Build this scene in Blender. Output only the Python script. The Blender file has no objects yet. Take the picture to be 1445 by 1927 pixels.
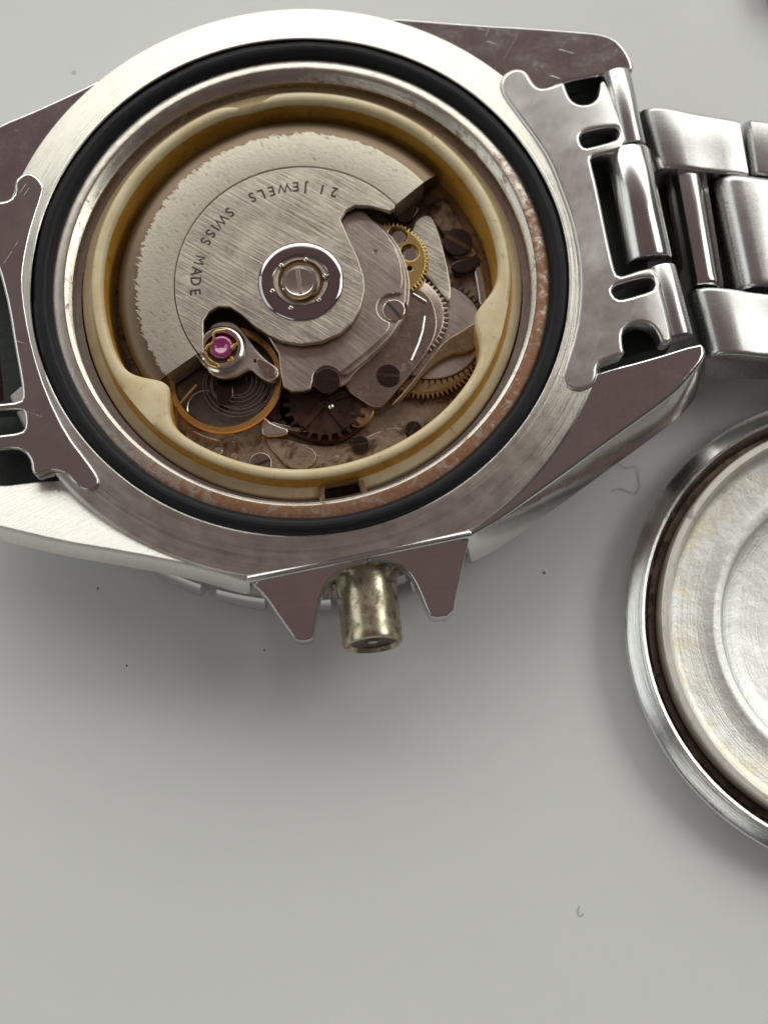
import bpy, bmesh, math, random
from mathutils import Vector, Matrix
from math import sin, cos, pi, radians, hypot, atan2

random.seed(7)
sc = bpy.context.scene
COL = sc.collection
S = 0.1                       # everything below is written in millimetres; one Blender unit is a centimetre
sc.unit_settings.system = 'METRIC'
sc.unit_settings.scale_length = 0.01

# ------------------------------------------------------------------ camera
F_PX, CX, CY = 2500.0, 722.5, 963.5
CAM = Vector((5.31196, -35.63255, 86.12999))
RM = Matrix(((1.0, -0.0000351, -0.00013534), (0.0, -0.96796732, 0.25107623), (-0.00013982, -0.25107623, -0.96796731)))
cam = bpy.data.cameras.new('camera')
cam_ob = bpy.data.objects.new('camera', cam)
COL.objects.link(cam_ob)
xr, yd, zf = RM.col[0], RM.col[1], RM.col[2]
m = Matrix.Identity(4)
for i in range(3):
    m[i][0], m[i][1], m[i][2] = xr[i], -yd[i], -zf[i]
    m[i][3] = CAM[i] * S
cam_ob.matrix_world = m
cam.sensor_fit = 'VERTICAL'
cam.sensor_height = 36.0
cam.lens = 36.0 * F_PX / 1927.0
cam.clip_start, cam.clip_end = 0.1, 2000.0
cam.dof.use_dof = True
cam.dof.focus_distance = 8.35
cam.dof.aperture_fstop = cam.lens * 1e-3 / (2 * 0.1)
sc.camera = cam_ob

# ------------------------------------------------------------------ world and lamps
w = bpy.data.worlds.new('World')
sc.world = w
w.use_nodes = True
bg = w.node_tree.nodes['Background']
bg.inputs[0].default_value = (0.075, 0.080, 0.074, 1)
bg.inputs[1].default_value = 1.0

def lamp(name, az, el, dist, sx, sy, power, col, off=(0, 0)):
    l = bpy.data.lights.new(name, 'AREA')
    l.shape = 'RECTANGLE'
    l.size, l.size_y = sx, sy
    l.energy = power
    l.color = col
    o = bpy.data.objects.new(name, l)
    COL.objects.link(o)
    d = Vector((cos(radians(az)) * cos(radians(el)), sin(radians(az)) * cos(radians(el)), sin(radians(el))))
    o.location = d * dist
    o.rotation_euler = (-d).to_track_quat('-Z', 'Y').to_euler()
    return o

lamp('window_light', 88, 33, 95, 190, 56, 88000, (0.99, 1.0, 0.95))
lamp('side_window_light', 174, 33, 90, 80, 46, 13000, (0.95, 1.0, 0.99))
lamp('room_light_right', 20, 40, 95, 44, 36, 19000, (0.98, 1.0, 0.95))
lamp('room_light_front', -126, 35, 120, 64, 24, 6200, (0.94, 1.0, 0.98))
# dim reddish lamp added overhead as a stand-in ceiling, mirrored by flat polished faces
ce = lamp('overhead_tint_lamp', 0, 90, 100, 150, 185, 6200, (1.0, 0.32, 0.36))
ce.location.y = -8
ce.rotation_euler = (0, 0, 0)

sc.view_settings.view_transform = 'Standard'
sc.view_settings.look = 'None'
sc.view_settings.exposure = 0.0
sc.view_settings.gamma = 1.0
sc.view_settings.use_curve_mapping = False

# ------------------------------------------------------------------ unprojection: photo pixel -> point at height z (mm)
def P(px, py, z):
    d = RM @ Vector(((px - CX) / F_PX, (py - CY) / F_PX, 1.0))
    if callable(z):
        zz = 7.0
        for _ in range(12):
            q = CAM + d * ((zz - CAM.z) / d.z)
            zz = z(q.x, q.y)
        return q
    return CAM + d * ((z - CAM.z) / d.z)

def PP(pts, z):
    return [(q.x, q.y) for q in (P(a, b, z) for a, b in pts)]

def chaikin(pts, n=1, closed=True):
    for _ in range(n):
        out = []
        m_ = len(pts)
        for i in range(m_ if closed else m_ - 1):
            a, b = pts[i], pts[(i + 1) % m_]
            out.append((a[0] * .75 + b[0] * .25, a[1] * .75 + b[1] * .25))
            out.append((a[0] * .25 + b[0] * .75, a[1] * .25 + b[1] * .75))
        pts = out
    return pts

def circle(cx, cy, r, n=48, a0=0, a1=2 * pi):
    full = abs(a1 - a0 - 2 * pi) < 1e-6
    return [(cx + r * cos(a0 + (a1 - a0) * i / (n if full else n - 1)), cy + r * sin(a0 + (a1 - a0) * i / (n if full else n - 1))) for i in range(n)]

# ------------------------------------------------------------------ materials
class NT:
    def __init__(s, name):
        s.m = bpy.data.materials.new(name)
        s.m.use_nodes = True
        s.t = s.m.node_tree
        s.b = s.t.nodes['Principled BSDF']
        s.tc = s.t.nodes.new('ShaderNodeTexCoord')
    def n(s, kind, **kw):
        q = s.t.nodes.new('ShaderNode' + kind)
        for k, v in kw.items():
            if k in q.inputs.keys():
                q.inputs[k].default_value = v
            else:
                setattr(q, k, v)
        return q
    def l(s, a, b):
        s.t.links.new(a, b)
    def math(s, op, a, b=None, clamp=False):
        q = s.t.nodes.new('ShaderNodeMath')
        q.operation = op
        q.use_clamp = clamp
        for i, v in enumerate((a, b)):
            if v is None: continue
            if isinstance(v, (int, float)): q.inputs[i].default_value = v
            else: s.l(v, q.inputs[i])
        return q.outputs[0]
    def pos(s):
        return s.tc.outputs['Object']
    def sep(s):
        q = s.n('SeparateXYZ')
        s.l(s.pos(), q.inputs[0])
        return q.outputs
    def polar(s, kr, ka):
        x, y, z = s.sep()
        r = s.math('SQRT', s.math('ADD', s.math('MULTIPLY', x, x), s.math('MULTIPLY', y, y)))
        a = s.math('ARCTAN2', y, x)
        c = s.n('CombineXYZ')
        s.l(s.math('MULTIPLY', s.math('ADD', r, s.math('MULTIPLY', z, 1.0)), kr), c.inputs[0])
        s.l(s.math('MULTIPLY', s.math('SINE', a), ka), c.inputs[1])
        s.l(s.math('MULTIPLY', s.math('COSINE', a), ka), c.inputs[2])
        return c.outputs[0], r, a
    def mapping(s, scale, rot=(0, 0, 0)):
        r = s.n('VectorRotate', rotation_type='Z_AXIS')
        s.l(s.pos(), r.inputs['Vector'])
        r.inputs['Angle'].default_value = rot[2]
        q = s.n('Mapping')
        q.inputs['Scale'].default_value = scale
        s.l(r.outputs[0], q.inputs[0])
        return q.outputs[0]
    def noise(s, vec, scale=1.0, detail=4.0, rough=0.6, dist=0.0):
        q = s.n('TexNoise')
        q.inputs['Scale'].default_value = scale
        q.inputs['Detail'].default_value = detail
        q.inputs['Roughness'].default_value = rough
        q.inputs['Distortion'].default_value = dist
        s.l(vec, q.inputs['Vector'])
        return q.outputs['Fac']
    def ramp(s, fac, stops):
        q = s.n('ValToRGB')
        e = q.color_ramp.elements
        while len(e) < len(stops): e.new(0.5)
        for i, (p, c) in enumerate(stops):
            e[i].position = p
            e[i].color = (c, c, c, 1) if isinstance(c, (int, float)) else (*c, 1)
        s.l(fac, q.inputs[0])
        return q.outputs[0]
    def mix(s, fac, a, b):
        q = s.n('Mix', data_type='RGBA')
        for i, v in ((0, fac), (6, a), (7, b)):
            if isinstance(v, (int, float)): q.inputs[i].default_value = v
            elif isinstance(v, tuple): q.inputs[i].default_value = (*v, 1)
            else: s.l(v, q.inputs[i])
        return q.outputs[2]
    def col(s, v):
        if isinstance(v, tuple): s.b.inputs['Base Color'].default_value = (*v, 1)
        else: s.l(v, s.b.inputs['Base Color'])
    def rough(s, v):
        if isinstance(v, (int, float)): s.b.inputs['Roughness'].default_value = v
        else: s.l(v, s.b.inputs['Roughness'])
    def metal(s, v):
        if isinstance(v, (int, float)): s.b.inputs['Metallic'].default_value = v
        else: s.l(v, s.b.inputs['Metallic'])
    def bump(s, h, strength, dist=0.01):
        last = getattr(s, '_bump', None)
        q = s.n('Bump')
        q.inputs['Strength'].default_value = strength
        q.inputs['Distance'].default_value = dist
        s.l(h, q.inputs['Height'])
        if last: s.l(last.outputs[0], q.inputs['Normal'])
        s._bump = q
        s.l(q.outputs[0], s.b.inputs['Normal'])

def metal_mat(name, base, rough, polar=None, linear=None, bump=0.15, dirt=0.0, dirtcol=(0.06, 0.035, 0.02), patch=0.08, fine=60.0, dirtscale=9.0, var=0.12, lscale=(160, 7, 7)):
    k = NT(name)
    if polar:
        v, r, a = k.polar(polar, 1.5)
        g = k.noise(v, 1.0, 6, 0.7)
    elif linear is not None:
        g = k.noise(k.mapping(lscale, (0, 0, linear)), 1.0, 5, 0.7)
    else:
        g = k.noise(k.pos(), fine, 4, 0.6)
    big = k.noise(k.pos(), 6.0, 5, 0.65)
    tone = k.math('ADD', k.math('MULTIPLY', g, 0.5), k.math('MULTIPLY', big, 0.5))
    c = k.mix(k.ramp(tone, [(0.3, 0.0), (0.7, 1.0)]), tuple(x * (1 - var) for x in base), tuple(min(1, x * (1 + var * 0.6)) for x in base))
    rr = k.math('ADD', k.math('MULTIPLY', k.math('SUBTRACT', tone, 0.5), patch * 5), rough, True)
    mt = 1.0
    if dirt > 0:
        dn = k.ramp(k.noise(k.pos(), dirtscale, 8, 0.7, 0.4), [(0.62 - dirt * 0.28, 0.0), (0.80 - dirt * 0.28, 1.0)])
        c = k.mix(dn, c, dirtcol)
        rr = k.math('ADD', rr, k.math('MULTIPLY', dn, 0.3), True)
        mt = k.math('SUBTRACT', 1.0, k.math('MULTIPLY', dn, 0.75))
    k.col(c); k.rough(rr); k.metal(mt)
    if bump: k.bump(g, bump, 0.004)
    return k

def scratches(k, strength=0.3):
    """a few long fine scratches in the polish"""
    for ang in (0.5, 1.9):
        n1 = k.noise(k.mapping((90, 2.2, 2.2), (0, 0, ang)), 1.0, 2, 0.5)
        k.bump(k.ramp(n1, [(0.745, 0.0), (0.765, 1.0)]), strength, 0.003)

def haze(k, amount=0.035):
    """greasy smudges that dull the polish in patches"""
    old = k.b.inputs['Roughness'].links[0].from_socket
    h = k.ramp(k.noise(k.pos(), 2.6, 5, 0.6, 0.5), [(0.42, 0.0), (0.75, 1.0)])
    k.rough(k.math('ADD', old, k.math('MULTIPLY', h, amount), True))

M = {}
def reg(k, name):
    global M_last
    M[name] = k.m; M_last = k
    return k
k = reg(metal_mat('polished_steel', (0.68, 0.665, 0.65), 0.11, bump=0.03, patch=0.06, fine=40, var=0.06), 'polish'); scratches(k, 0.10); haze(k); k.bump(k.noise(k.pos(), 2.6, 3, 0.5), 0.12, 0.05); k.bump(k.noise(k.mapping((60, 4, 4), (0, 0, 0.6)), 1.0, 4, 0.6), 0.05, 0.004)
reg(metal_mat('wall_steel', (0.74, 0.735, 0.72), 0.16, bump=0.03, patch=0.03, fine=40, var=0.06), 'wall')
k = reg(metal_mat('scuffed_steel', (0.84, 0.82, 0.77), 0.40, linear=1.0, lscale=(90, 5, 5), bump=0.35, patch=0.06), 'scuff')
reg(metal_mat('circular_brushed_steel', (0.68, 0.65, 0.58), 0.31, polar=75, bump=0.6, patch=0.08, var=0.25), 'ring')
reg(metal_mat('bracelet_steel', (0.60, 0.595, 0.58), 0.27, linear=1.45, bump=0.05, patch=0.03, dirt=0.03, dirtcol=(0.16, 0.14, 0.12), var=0.07), 'bracelet')
reg(metal_mat('bracelet_polish', (0.62, 0.61, 0.59), 0.17, linear=0.2, bump=0.04, patch=0.03, var=0.06), 'bracelet2')
reg(metal_mat('end_link_steel', (0.66, 0.64, 0.62), 0.15, linear=0.15, bump=0.03, patch=0.03, var=0.06), 'endlink'); haze(M_last, 0.05); scratches(M_last, 0.2)
reg(metal_mat('end_link_satin', (0.70, 0.68, 0.655), 0.30, linear=0.35, bump=0.08, patch=0.04, var=0.09), 'endlink2'); haze(M_last, 0.10); M_last.bump(M_last.noise(M_last.pos(), 3, 2, 0.5), 0.12, 0.03)
reg(metal_mat('case_inside_steel', (0.56, 0.52, 0.46), 0.25, polar=70, bump=0.35, dirt=0.25, dirtcol=(0.12, 0.075, 0.04), patch=0.06), 'inside')
reg(metal_mat('rotor_nickel', (0.68, 0.62, 0.52), 0.34, linear=-1.02, lscale=(70, 2.6, 2.6), bump=0.6, patch=0.08, var=0.38), 'rotor')
reg(metal_mat('bridge_nickel', (0.58, 0.505, 0.45), 0.32, linear=-0.9, lscale=(80, 4, 4), bump=0.35, patch=0.06, dirt=0.08, var=0.25), 'bridge')
reg(metal_mat('stained_bridge', (0.44, 0.35, 0.30), 0.26, bump=0.08, patch=0.05, dirt=0.18, dirtcol=(0.13, 0.075, 0.035)), 'bridge2')
reg(metal_mat('main_plate_metal', (0.44, 0.345, 0.25), 0.36, bump=0.5, patch=0.08, dirt=0.66, dirtcol=(0.075, 0.036, 0.015), fine=30, dirtscale=8), 'plate')  # brown stains, base also darkened for the shade of holder and rotor
reg(metal_mat('wheel_steel', (0.62, 0.56, 0.48), 0.28, bump=0.06, patch=0.05, dirt=0.15), 'wheel')
reg(metal_mat('stained_barrel', (0.36, 0.23, 0.11), 0.36, bump=0.10, patch=0.05, dirt=0.35, dirtcol=(0.10, 0.05, 0.015)), 'barrel')
reg(metal_mat('grimy_bridge', (0.26, 0.18, 0.105), 0.34, bump=0.25, patch=0.06, dirt=0.5, dirtcol=(0.10, 0.055, 0.02)), 'grimy')
reg(metal_mat('guard_steel', (0.68, 0.655, 0.64), 0.15, linear=1.36, lscale=(90, 4, 4), bump=0.10, patch=0.05, var=0.12), 'guard')
reg(metal_mat('gilt_brass', (0.95, 0.70, 0.26), 0.24, bump=0.05, patch=0.04), 'gold')
reg(metal_mat('balance_gold', (0.90, 0.56, 0.19), 0.26, bump=0.04, patch=0.03), 'balance')
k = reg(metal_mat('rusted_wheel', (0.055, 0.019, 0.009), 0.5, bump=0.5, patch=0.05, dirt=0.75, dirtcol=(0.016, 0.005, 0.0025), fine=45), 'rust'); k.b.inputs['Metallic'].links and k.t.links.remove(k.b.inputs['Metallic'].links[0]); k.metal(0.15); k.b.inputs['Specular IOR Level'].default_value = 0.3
reg(metal_mat('blued_dark_steel', (0.085, 0.06, 0.055), 0.28, bump=0.05, patch=0.05), 'dark')
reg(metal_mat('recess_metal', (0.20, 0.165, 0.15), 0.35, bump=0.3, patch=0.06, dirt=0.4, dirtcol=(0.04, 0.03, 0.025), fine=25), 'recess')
reg(metal_mat('bearing_race', (0.47, 0.42, 0.42), 0.08, bump=0.0, patch=0.01), 'race')
reg(metal_mat('screw_steel', (0.74, 0.69, 0.62), 0.16, bump=0.03, patch=0.03), 'screw')
reg(metal_mat('crown_brass', (0.56, 0.50, 0.36), 0.26, polar=None, bump=0.15, dirt=0.5, dirtcol=(0.055, 0.040, 0.018), patch=0.08, fine=25, dirtscale=6), 'crown')
reg(metal_mat('bronze_race', (0.20, 0.12, 0.05), 0.3, bump=0.05), 'bronze')

# collar / flange of the loose case back
k = metal_mat('case_back_rim_steel', (0.78, 0.765, 0.73), 0.22, polar=70, bump=0.6, patch=0.10, var=0.2); reg(k, 'backrim')
k = metal_mat('case_back_groove', (0.25, 0.19, 0.15), 0.45, polar=60, bump=0.3, dirt=0.5, dirtcol=(0.05, 0.03, 0.02)); reg(k, 'groove')
k = metal_mat('case_back_collar', (0.86, 0.82, 0.75), 0.52, polar=90, bump=0.25, dirt=0.15, dirtcol=(0.22, 0.17, 0.12)); reg(k, 'collar')

k = NT('case_back_dish_steel')          # pitted, faintly yellowed pressed steel
nn = k.noise(k.pos(), 26, 5, 0.6, 1.2)
v, r, a = k.polar(40, 1.2)
st = k.noise(k.pos(), 5, 5, 0.65)
edge = k.math('MULTIPLY', k.math('SUBTRACT', r, 1.05), 5.0, True)
st2 = k.math('MULTIPLY', k.ramp(st, [(0.42, 0.0), (0.62, 1.0)]), edge, True)
k.col(k.mix(st2, k.mix(nn, (0.84, 0.84, 0.82), (0.95, 0.95, 0.92)), (0.84, 0.76, 0.57)))
k.metal(1.0)
k.rough(k.math('ADD', k.math('MULTIPLY', nn, 0.3), 0.36))
k.bump(nn, 0.22, 0.012)
k.bump(k.noise(v, 1.0, 4, 0.6), 0.35, 0.008)
k.bump(k.noise(k.pos(), 3.0, 3, 0.5), 0.25, 0.06)
reg(k, 'dish')

# ledge under the gasket: steel with rust creeping in on the lower right
k = metal_mat('gasket_seat_steel', (0.68, 0.63, 0.56), 0.28, polar=90, bump=0.25)
v, r, a = k.polar(8, 2.5)
x, y, z = k.sep()
side = k.math('MULTIPLY', k.math('ADD', k.math('SUBTRACT', k.math('MULTIPLY', x, 0.55), k.math('MULTIPLY', y, 0.75)), 0.25), 0.9, True)
rn = k.noise(k.pos(), 14, 8, 0.75, 0.5)
rm = k.ramp(k.math('ADD', k.math('MULTIPLY', side, 0.30), k.math('MULTIPLY', rn, 1.0)), [(0.62, 0.0), (0.78, 1.0)])
old_c = k.b.inputs['Base Color'].links[0].from_socket
k.col(k.mix(rm, old_c, k.mix(k.noise(k.pos(), 40, 3), (0.17, 0.062, 0.025), (0.42, 0.23, 0.135))))
k.metal(k.math('SUBTRACT', 1.0, k.math('MULTIPLY', rm, 0.7)))
k.rough(k.math('ADD', k.math('MULTIPLY', rm, 0.25), 0.28))
k.bump(rn, 0.3, 0.01)
reg(k, 'seat')

# rotor weight: bright rough worn top, smooth tinted flank, ragged boundary between them
k = NT('rotor_weight_metal')
v, r, a = k.polar(60, 6)
n1 = k.noise(k.mapping((52, 15, 15), (0, 0, -0.9)), 1.0, 6, 0.7)
n2 = k.noise(k.pos(), 55, 5, 0.7)
x, y, z = k.sep()
worn = k.math('MULTIPLY', k.math('ADD', k.math('SUBTRACT', k.math('MULTIPLY', y, 0.6), k.math('MULTIPLY', x, 0.75)), 0.0), 1.6, True)
thr = k.math('ADD', r, k.math('MULTIPLY', k.math('MULTIPLY', k.math('SUBTRACT', n1, 0.5), 0.17), worn))
fl = k.ramp(k.math('MULTIPLY', k.math('SUBTRACT', thr, 1.0), 4.0), [(0.19, 0.0), (0.215, 1.0)])
pit = k.ramp(n1, [(0.30, 0.0), (0.42, 1.0)])
stain = k.ramp(k.noise(k.pos(), 9, 6, 0.7), [(0.58, 0.0), (0.75, 0.55)])
top = k.mix(k.math('SUBTRACT', pit, stain, True), (0.27, 0.225, 0.175), k.mix(n2, (0.46, 0.415, 0.335), (0.63, 0.58, 0.49)))
k.col(k.mix(fl, top, (0.175, 0.125, 0.085)))
k.metal(1.0)
k.rough(k.mix(fl, (0.44, 0.44, 0.44), (0.40, 0.40, 0.40)))
k.bump(k.math('MULTIPLY', k.math('ADD', n2, n1), k.math('SUBTRACT', 1.0, fl)), 0.22, 0.006)
reg(k, 'weight')

def plastic(name, c0, c1, stain, amount):
    k = NT(name)
    a = k.noise(k.pos(), 5, 6, 0.65)
    d = k.ramp(k.noise(k.pos(), 16, 8, 0.75, 0.6), [(0.64 - amount, 0.0), (0.78 - amount * 0.6, 1.0)])
    k.col(k.mix(d, k.mix(k.ramp(a, [(0.35, 0.0), (0.65, 1.0)]), c0, c1), stain))
    k.rough(0.38)
    k.b.inputs['Subsurface Weight'].default_value = 0.25
    k.b.inputs['Subsurface Radius'].default_value = (0.06, 0.04, 0.015)
    k.bump(k.noise(k.pos(), 35, 3), 0.08, 0.006)
    return k
reg(plastic('aged_cream_plastic', (0.70, 0.545, 0.30), (0.79, 0.68, 0.45), (0.26, 0.14, 0.05), 0.05), 'cream')
reg(plastic('ochre_stained_plastic', (0.56, 0.265, 0.030), (0.66, 0.35, 0.06), (0.14, 0.065, 0.015), 0.10), 'ochre')

k = NT('black_rubber')
n1 = k.noise(k.pos(), 18, 6, 0.7)
k.col(k.mix(n1, (0.006, 0.006, 0.008), (0.018, 0.018, 0.021)))
k.rough(0.5); k.bump(n1, 0.08, 0.01); k.b.inputs['Specular IOR Level'].default_value = 0.22
reg(k, 'rubber')

k = NT('grime_cavity_shade')  # near-black grime, with the shade of cavities and recesses put into the colour
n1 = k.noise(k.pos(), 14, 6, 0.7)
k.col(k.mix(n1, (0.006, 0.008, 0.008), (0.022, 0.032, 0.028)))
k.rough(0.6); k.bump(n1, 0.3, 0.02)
reg(k, 'grime_shade')

k = NT('ruby')
k.col((0.42, 0.03, 0.20)); k.rough(0.05)
k.b.inputs['Transmission Weight'].default_value = 0.25
k.b.inputs['IOR'].default_value = 1.76
k.b.inputs['Coat Weight'].default_value = 1.0
reg(k, 'ruby')

k = NT('ink_fill')
k.col((0.055, 0.042, 0.032)); k.rough(0.6); reg(k, 'ink')

k = NT('white_card')
a = k.noise(k.pos(), 0.35, 4, 0.5)
b = k.noise(k.pos(), 60, 3, 0.6)
c2 = k.noise(k.pos(), 5.0, 6, 0.7)
k.col(k.mix(k.ramp(c2, [(0.25, 0.0), (0.75, 1.0)]), k.mix(a, (0.745, 0.755, 0.745), (0.785, 0.785, 0.775)), k.mix(a, (0.765, 0.77, 0.76), (0.80, 0.80, 0.79))))
k.rough(0.55); k.bump(b, 0.05, 0.004)
k.b.inputs['Specular IOR Level'].default_value = 0.3
reg(k, 'paper')

k = NT('hair_fibre'); k.col((0.085, 0.075, 0.068)); k.rough(0.6); reg(k, 'hair')

# ------------------------------------------------------------------ mesh helpers
def link(name, me, mat, parent=None, sharp=35, **props):
    o = bpy.data.objects.new(name, me)
    COL.objects.link(o)
    mats = mat if isinstance(mat, (list, tuple)) else [mat]
    idx = [p.material_index for p in me.polygons] if len(mats) > 1 else None
    me.materials.clear()
    for q in mats: me.materials.append(M[q])
    if idx: me.polygons.foreach_set('material_index', idx)
    if sharp is not None:
        for p in me.polygons: p.use_smooth = True
        me.set_sharp_from_angle(angle=radians(sharp))
    if parent: o.parent = parent
    for kk, vv in props.items(): o[kk] = vv
    return o

def mesh(name, V, Fc, mat, parent=None, sharp=35, fm=None, **props):
    me = bpy.data.meshes.new(name)
    me.from_pydata([(x * S, y * S, z * S) for x, y, z in V], [], Fc)
    if fm is not None:
        for p, i in zip(me.polygons, fm): p.material_index = i
    bm = bmesh.new(); bm.from_mesh(me)
    bmesh.ops.recalc_face_normals(bm, faces=bm.faces)
    bm.to_mesh(me); bm.free()
    return link(name, me, mat, parent, sharp, **props)

def grid(name, rows, mat, parent=None, closed_u=True, closed_v=False, sharp=35, fm=None, **props):
    """rows: list of rings with the same number of points"""
    n = len(rows[0]); V = [p for r in rows for p in r]; Fc = []; FM = []
    for j in range(len(rows) - (0 if closed_v else 1)):
        j2 = (j + 1) % len(rows)
        for i in range(n if closed_u else n - 1):
            i2 = (i + 1) % n
            Fc.append((j * n + i, j * n + i2, j2 * n + i2, j2 * n + i))
            FM.append(fm[j] if fm else 0)
    return mesh(name, V, Fc, mat, parent, sharp, FM, **props)

def lathe(name, prof, mat, parent=None, n=192, c=(0, 0), closed=False, sharp=35, fm=None, a0=0, a1=2 * pi, **props):
    full = abs(a1 - a0 - 2 * pi) < 1e-6
    nn = n if full else n + 1
    rows = [[(c[0] + max(r, 1e-4) * cos(a0 + (a1 - a0) * i / n), c[1] + max(r, 1e-4) * sin(a0 + (a1 - a0) * i / n), z) for i in range(nn)] for r, z in prof]
    return grid(name, rows, mat, parent, full, closed, sharp, fm, **props)

def prism(name, loops, z0, z1, mat, parent=None, bevel=0.08, warp=None, sharp=40, res=2, cuts=None, lean=None, **props):
    """solid with the outline (and holes) in loops[], rounded edges, between z0 and z1; warp(x,y) bends it vertically"""
    cu = bpy.data.curves.new(name, 'CURVE')
    cu.dimensions = '2D'; cu.fill_mode = 'BOTH'
    h = z1 - z0
    bevel = min(bevel, h * 0.49)
    cu.extrude = (h / 2 - bevel) * S
    cu.bevel_depth = bevel * S
    cu.bevel_resolution = res
    cu.offset = -bevel * S
    if isinstance(loops[0][0], (int, float)): loops = [loops]
    for lp in loops:
        ar = sum(a[0] * b[1] - b[0] * a[1] for a, b in zip(lp, lp[1:] + lp[:1]))
        if (ar < 0): lp = lp[::-1]
        if lp is not loops[0] and len(loops) > 1 and lp[::-1] != loops[0] and lp != loops[0]: lp = lp[::-1]
        sp = cu.splines.new('POLY')
        sp.points.add(len(lp) - 1)
        for p, (x, y) in zip(sp.points, lp): p.co = (x * S, y * S, 0, 1)
        sp.use_cyclic_u = True
    tmp = bpy.data.objects.new('tmp', cu)
    me = bpy.data.meshes.new_from_object(tmp)
    bpy.data.objects.remove(tmp); bpy.data.curves.remove(cu)
    if cuts:
        (dx, dy), ts = cuts
        bm = bmesh.new(); bm.from_mesh(me)
        for t in ts:
            bmesh.ops.bisect_plane(bm, geom=bm.verts[:] + bm.edges[:] + bm.faces[:], plane_co=(dx * t * S, dy * t * S, 0), plane_no=(dx, dy, 0))
        bm.to_mesh(me); bm.free()
    zc = (z0 + z1) / 2
    for v in me.vertices:
        v.co.z += zc * S
        if lean:
            dz_ = z1 * S - v.co.z
            v.co.x += lean[0] * dz_; v.co.y += lean[1] * dz_
        if warp: v.co.z += warp(v.co.x / S, v.co.y / S) * S
    me.name = name
    return link(name, me, mat, parent, sharp, **props)

def rod(name, p0, p1, r, mat, parent=None, n=40, b=0.15, squash=1.0, **props):
    p0, p1 = Vector(p0), Vector(p1)
    ax = (p1 - p0); L = ax.length; ax.normalize()
    u = Vector((0, 0, 1)); u = (u - ax * u.dot(ax)).normalized(); v = ax.cross(u)
    prof = [(0, 0), (r - b, 0), (r - b * 0.3, b * 0.3), (r, b), (r, L - b), (r - b * 0.3, L - b * 0.3), (r - b, L), (0, L)]
    rows = []
    for rr, t in prof:
        rr = max(rr, 1e-4)
        rows.append([tuple(p0 + ax * t + u * (rr * squash * cos(2 * pi * i / n)) + v * (rr * sin(2 * pi * i / n))) for i in range(n)])
    return grid(name, rows, mat, parent, **props)

def tube(name, pts, r, mat, parent=None, n=8, closed=False, flat=1.0, **props):
    pts = [Vector(p) for p in pts]
    rows = []
    for i, p in enumerate(pts):
        a = pts[(i - 1) % len(pts)] if (closed or i > 0) else p
        b = pts[(i + 1) % len(pts)] if (closed or i < len(pts) - 1) else p
        t = (b - a).normalized()
        s_ = t.cross(Vector((0, 0, 1)))
        s_ = s_.normalized() if s_.length > 1e-6 else Vector((1, 0, 0))
        u = s_.cross(t)
        rows.append([tuple(p + s_ * (r * cos(2 * pi * q / n)) + u * (r * flat * sin(2 * pi * q / n))) for q in range(n)])
    return grid(name, rows, mat, parent, True, closed, **props)

def gear(cx, cy, r, teeth, h, duty=0.45, sub=1):
    out = []
    for i in range(teeth):
        a = 2 * pi * i / teeth; d = 2 * pi / teeth
        for f_, rr in ((0.0, r - h), (0.5 - duty * 0.55, r - h), (0.5 - duty * 0.25, r), (0.5 + duty * 0.25, r), (0.5 + duty * 0.55, r - h)):
            out.append((cx + rr * cos(a + f_ * d), cy + rr * sin(a + f_ * d)))
    return out

def screw(name, px, py, z, rpx_mm, mat, parent, slot_ang, head=0.35, slotmat='dark', **props):
    c = P(px, py, z)
    r = rpx_mm
    lp = circle(c.x, c.y, r, 40)
    o = prism(name, lp, z - head, z, mat, parent, 0.06, **props)
    ca, sa = cos(slot_ang), sin(slot_ang)
    hw = r * 0.13
    rect = [(c.x + ca * u - sa * v_, c.y + sa * u + ca * v_) for u, v_ in ((-r * .93, -hw), (r * .93, -hw), (r * .93, hw), (-r * .93, hw))]
    prism('slot', rect, z - 0.1, z + 0.008, slotmat, o, 0.004)
    return o

def thing(name, label, cat, loc=(0, 0, 0)):
    o = bpy.data.objects.new(name, None)
    COL.objects.link(o)
    o.empty_display_size = 0.3
    o.location = Vector(loc) * S
    o['label'] = label; o['category'] = cat
    return o

# ------------------------------------------------------------------ setting: the white card
mesh('tabletop', [(-900, -900, 0), (900, -900, 0), (900, 900, 0), (-900, 900, 0)], [(0, 1, 2, 3)], 'paper', None, None, kind='structure')

# ================================================================== the watch
HB = 8.5
W = thing('wristwatch', 'steel wristwatch lying face down on white card, its open back showing the automatic movement', 'watch')

# ---- mid case: brushed back ring cut by the crown-side chord, outer wall, inner bore
NX, NY, ND = 0.205, -0.979, 18.56          # chord on the crown side
def r_out(a, base=19.62):
    c_ = cos(a) * NX + sin(a) * NY
    if c_ > 0.2:
        return min(base, ND / c_)
    d_ = abs(cos(a) * 0.979 + sin(a) * 0.205)     # between the lugs the case is cut straight
    return min(base, 18.15 / d_) if d_ > 0.9 else base
n = 360
rows = []
fm = []
def ring_row(f):
    return [f(2 * pi * i / n) for i in range(n)]
def rr(a, t, dz=0.0):
    R = r_out(a); r = 17.02 + (R - 0.12 - 17.02) * t
    return (r * cos(a), r * sin(a), HB + 0.06 - 0.155 * (r - 17.02) + dz)
rows.append(ring_row(lambda a: (16.98 * cos(a), 16.98 * sin(a), HB - 0.75)))
rows.append(ring_row(lambda a: (17.0 * cos(a), 17.0 * sin(a), HB)))
for t in (0.02, 0.25, 0.5, 0.75, 1.0): rows.append(ring_row(lambda a: rr(a, t)))
def wall(dr, z):
    return ring_row(lambda a: ((r_out(a) + dr) * cos(a), (r_out(a) + dr) * sin(a), z))
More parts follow.
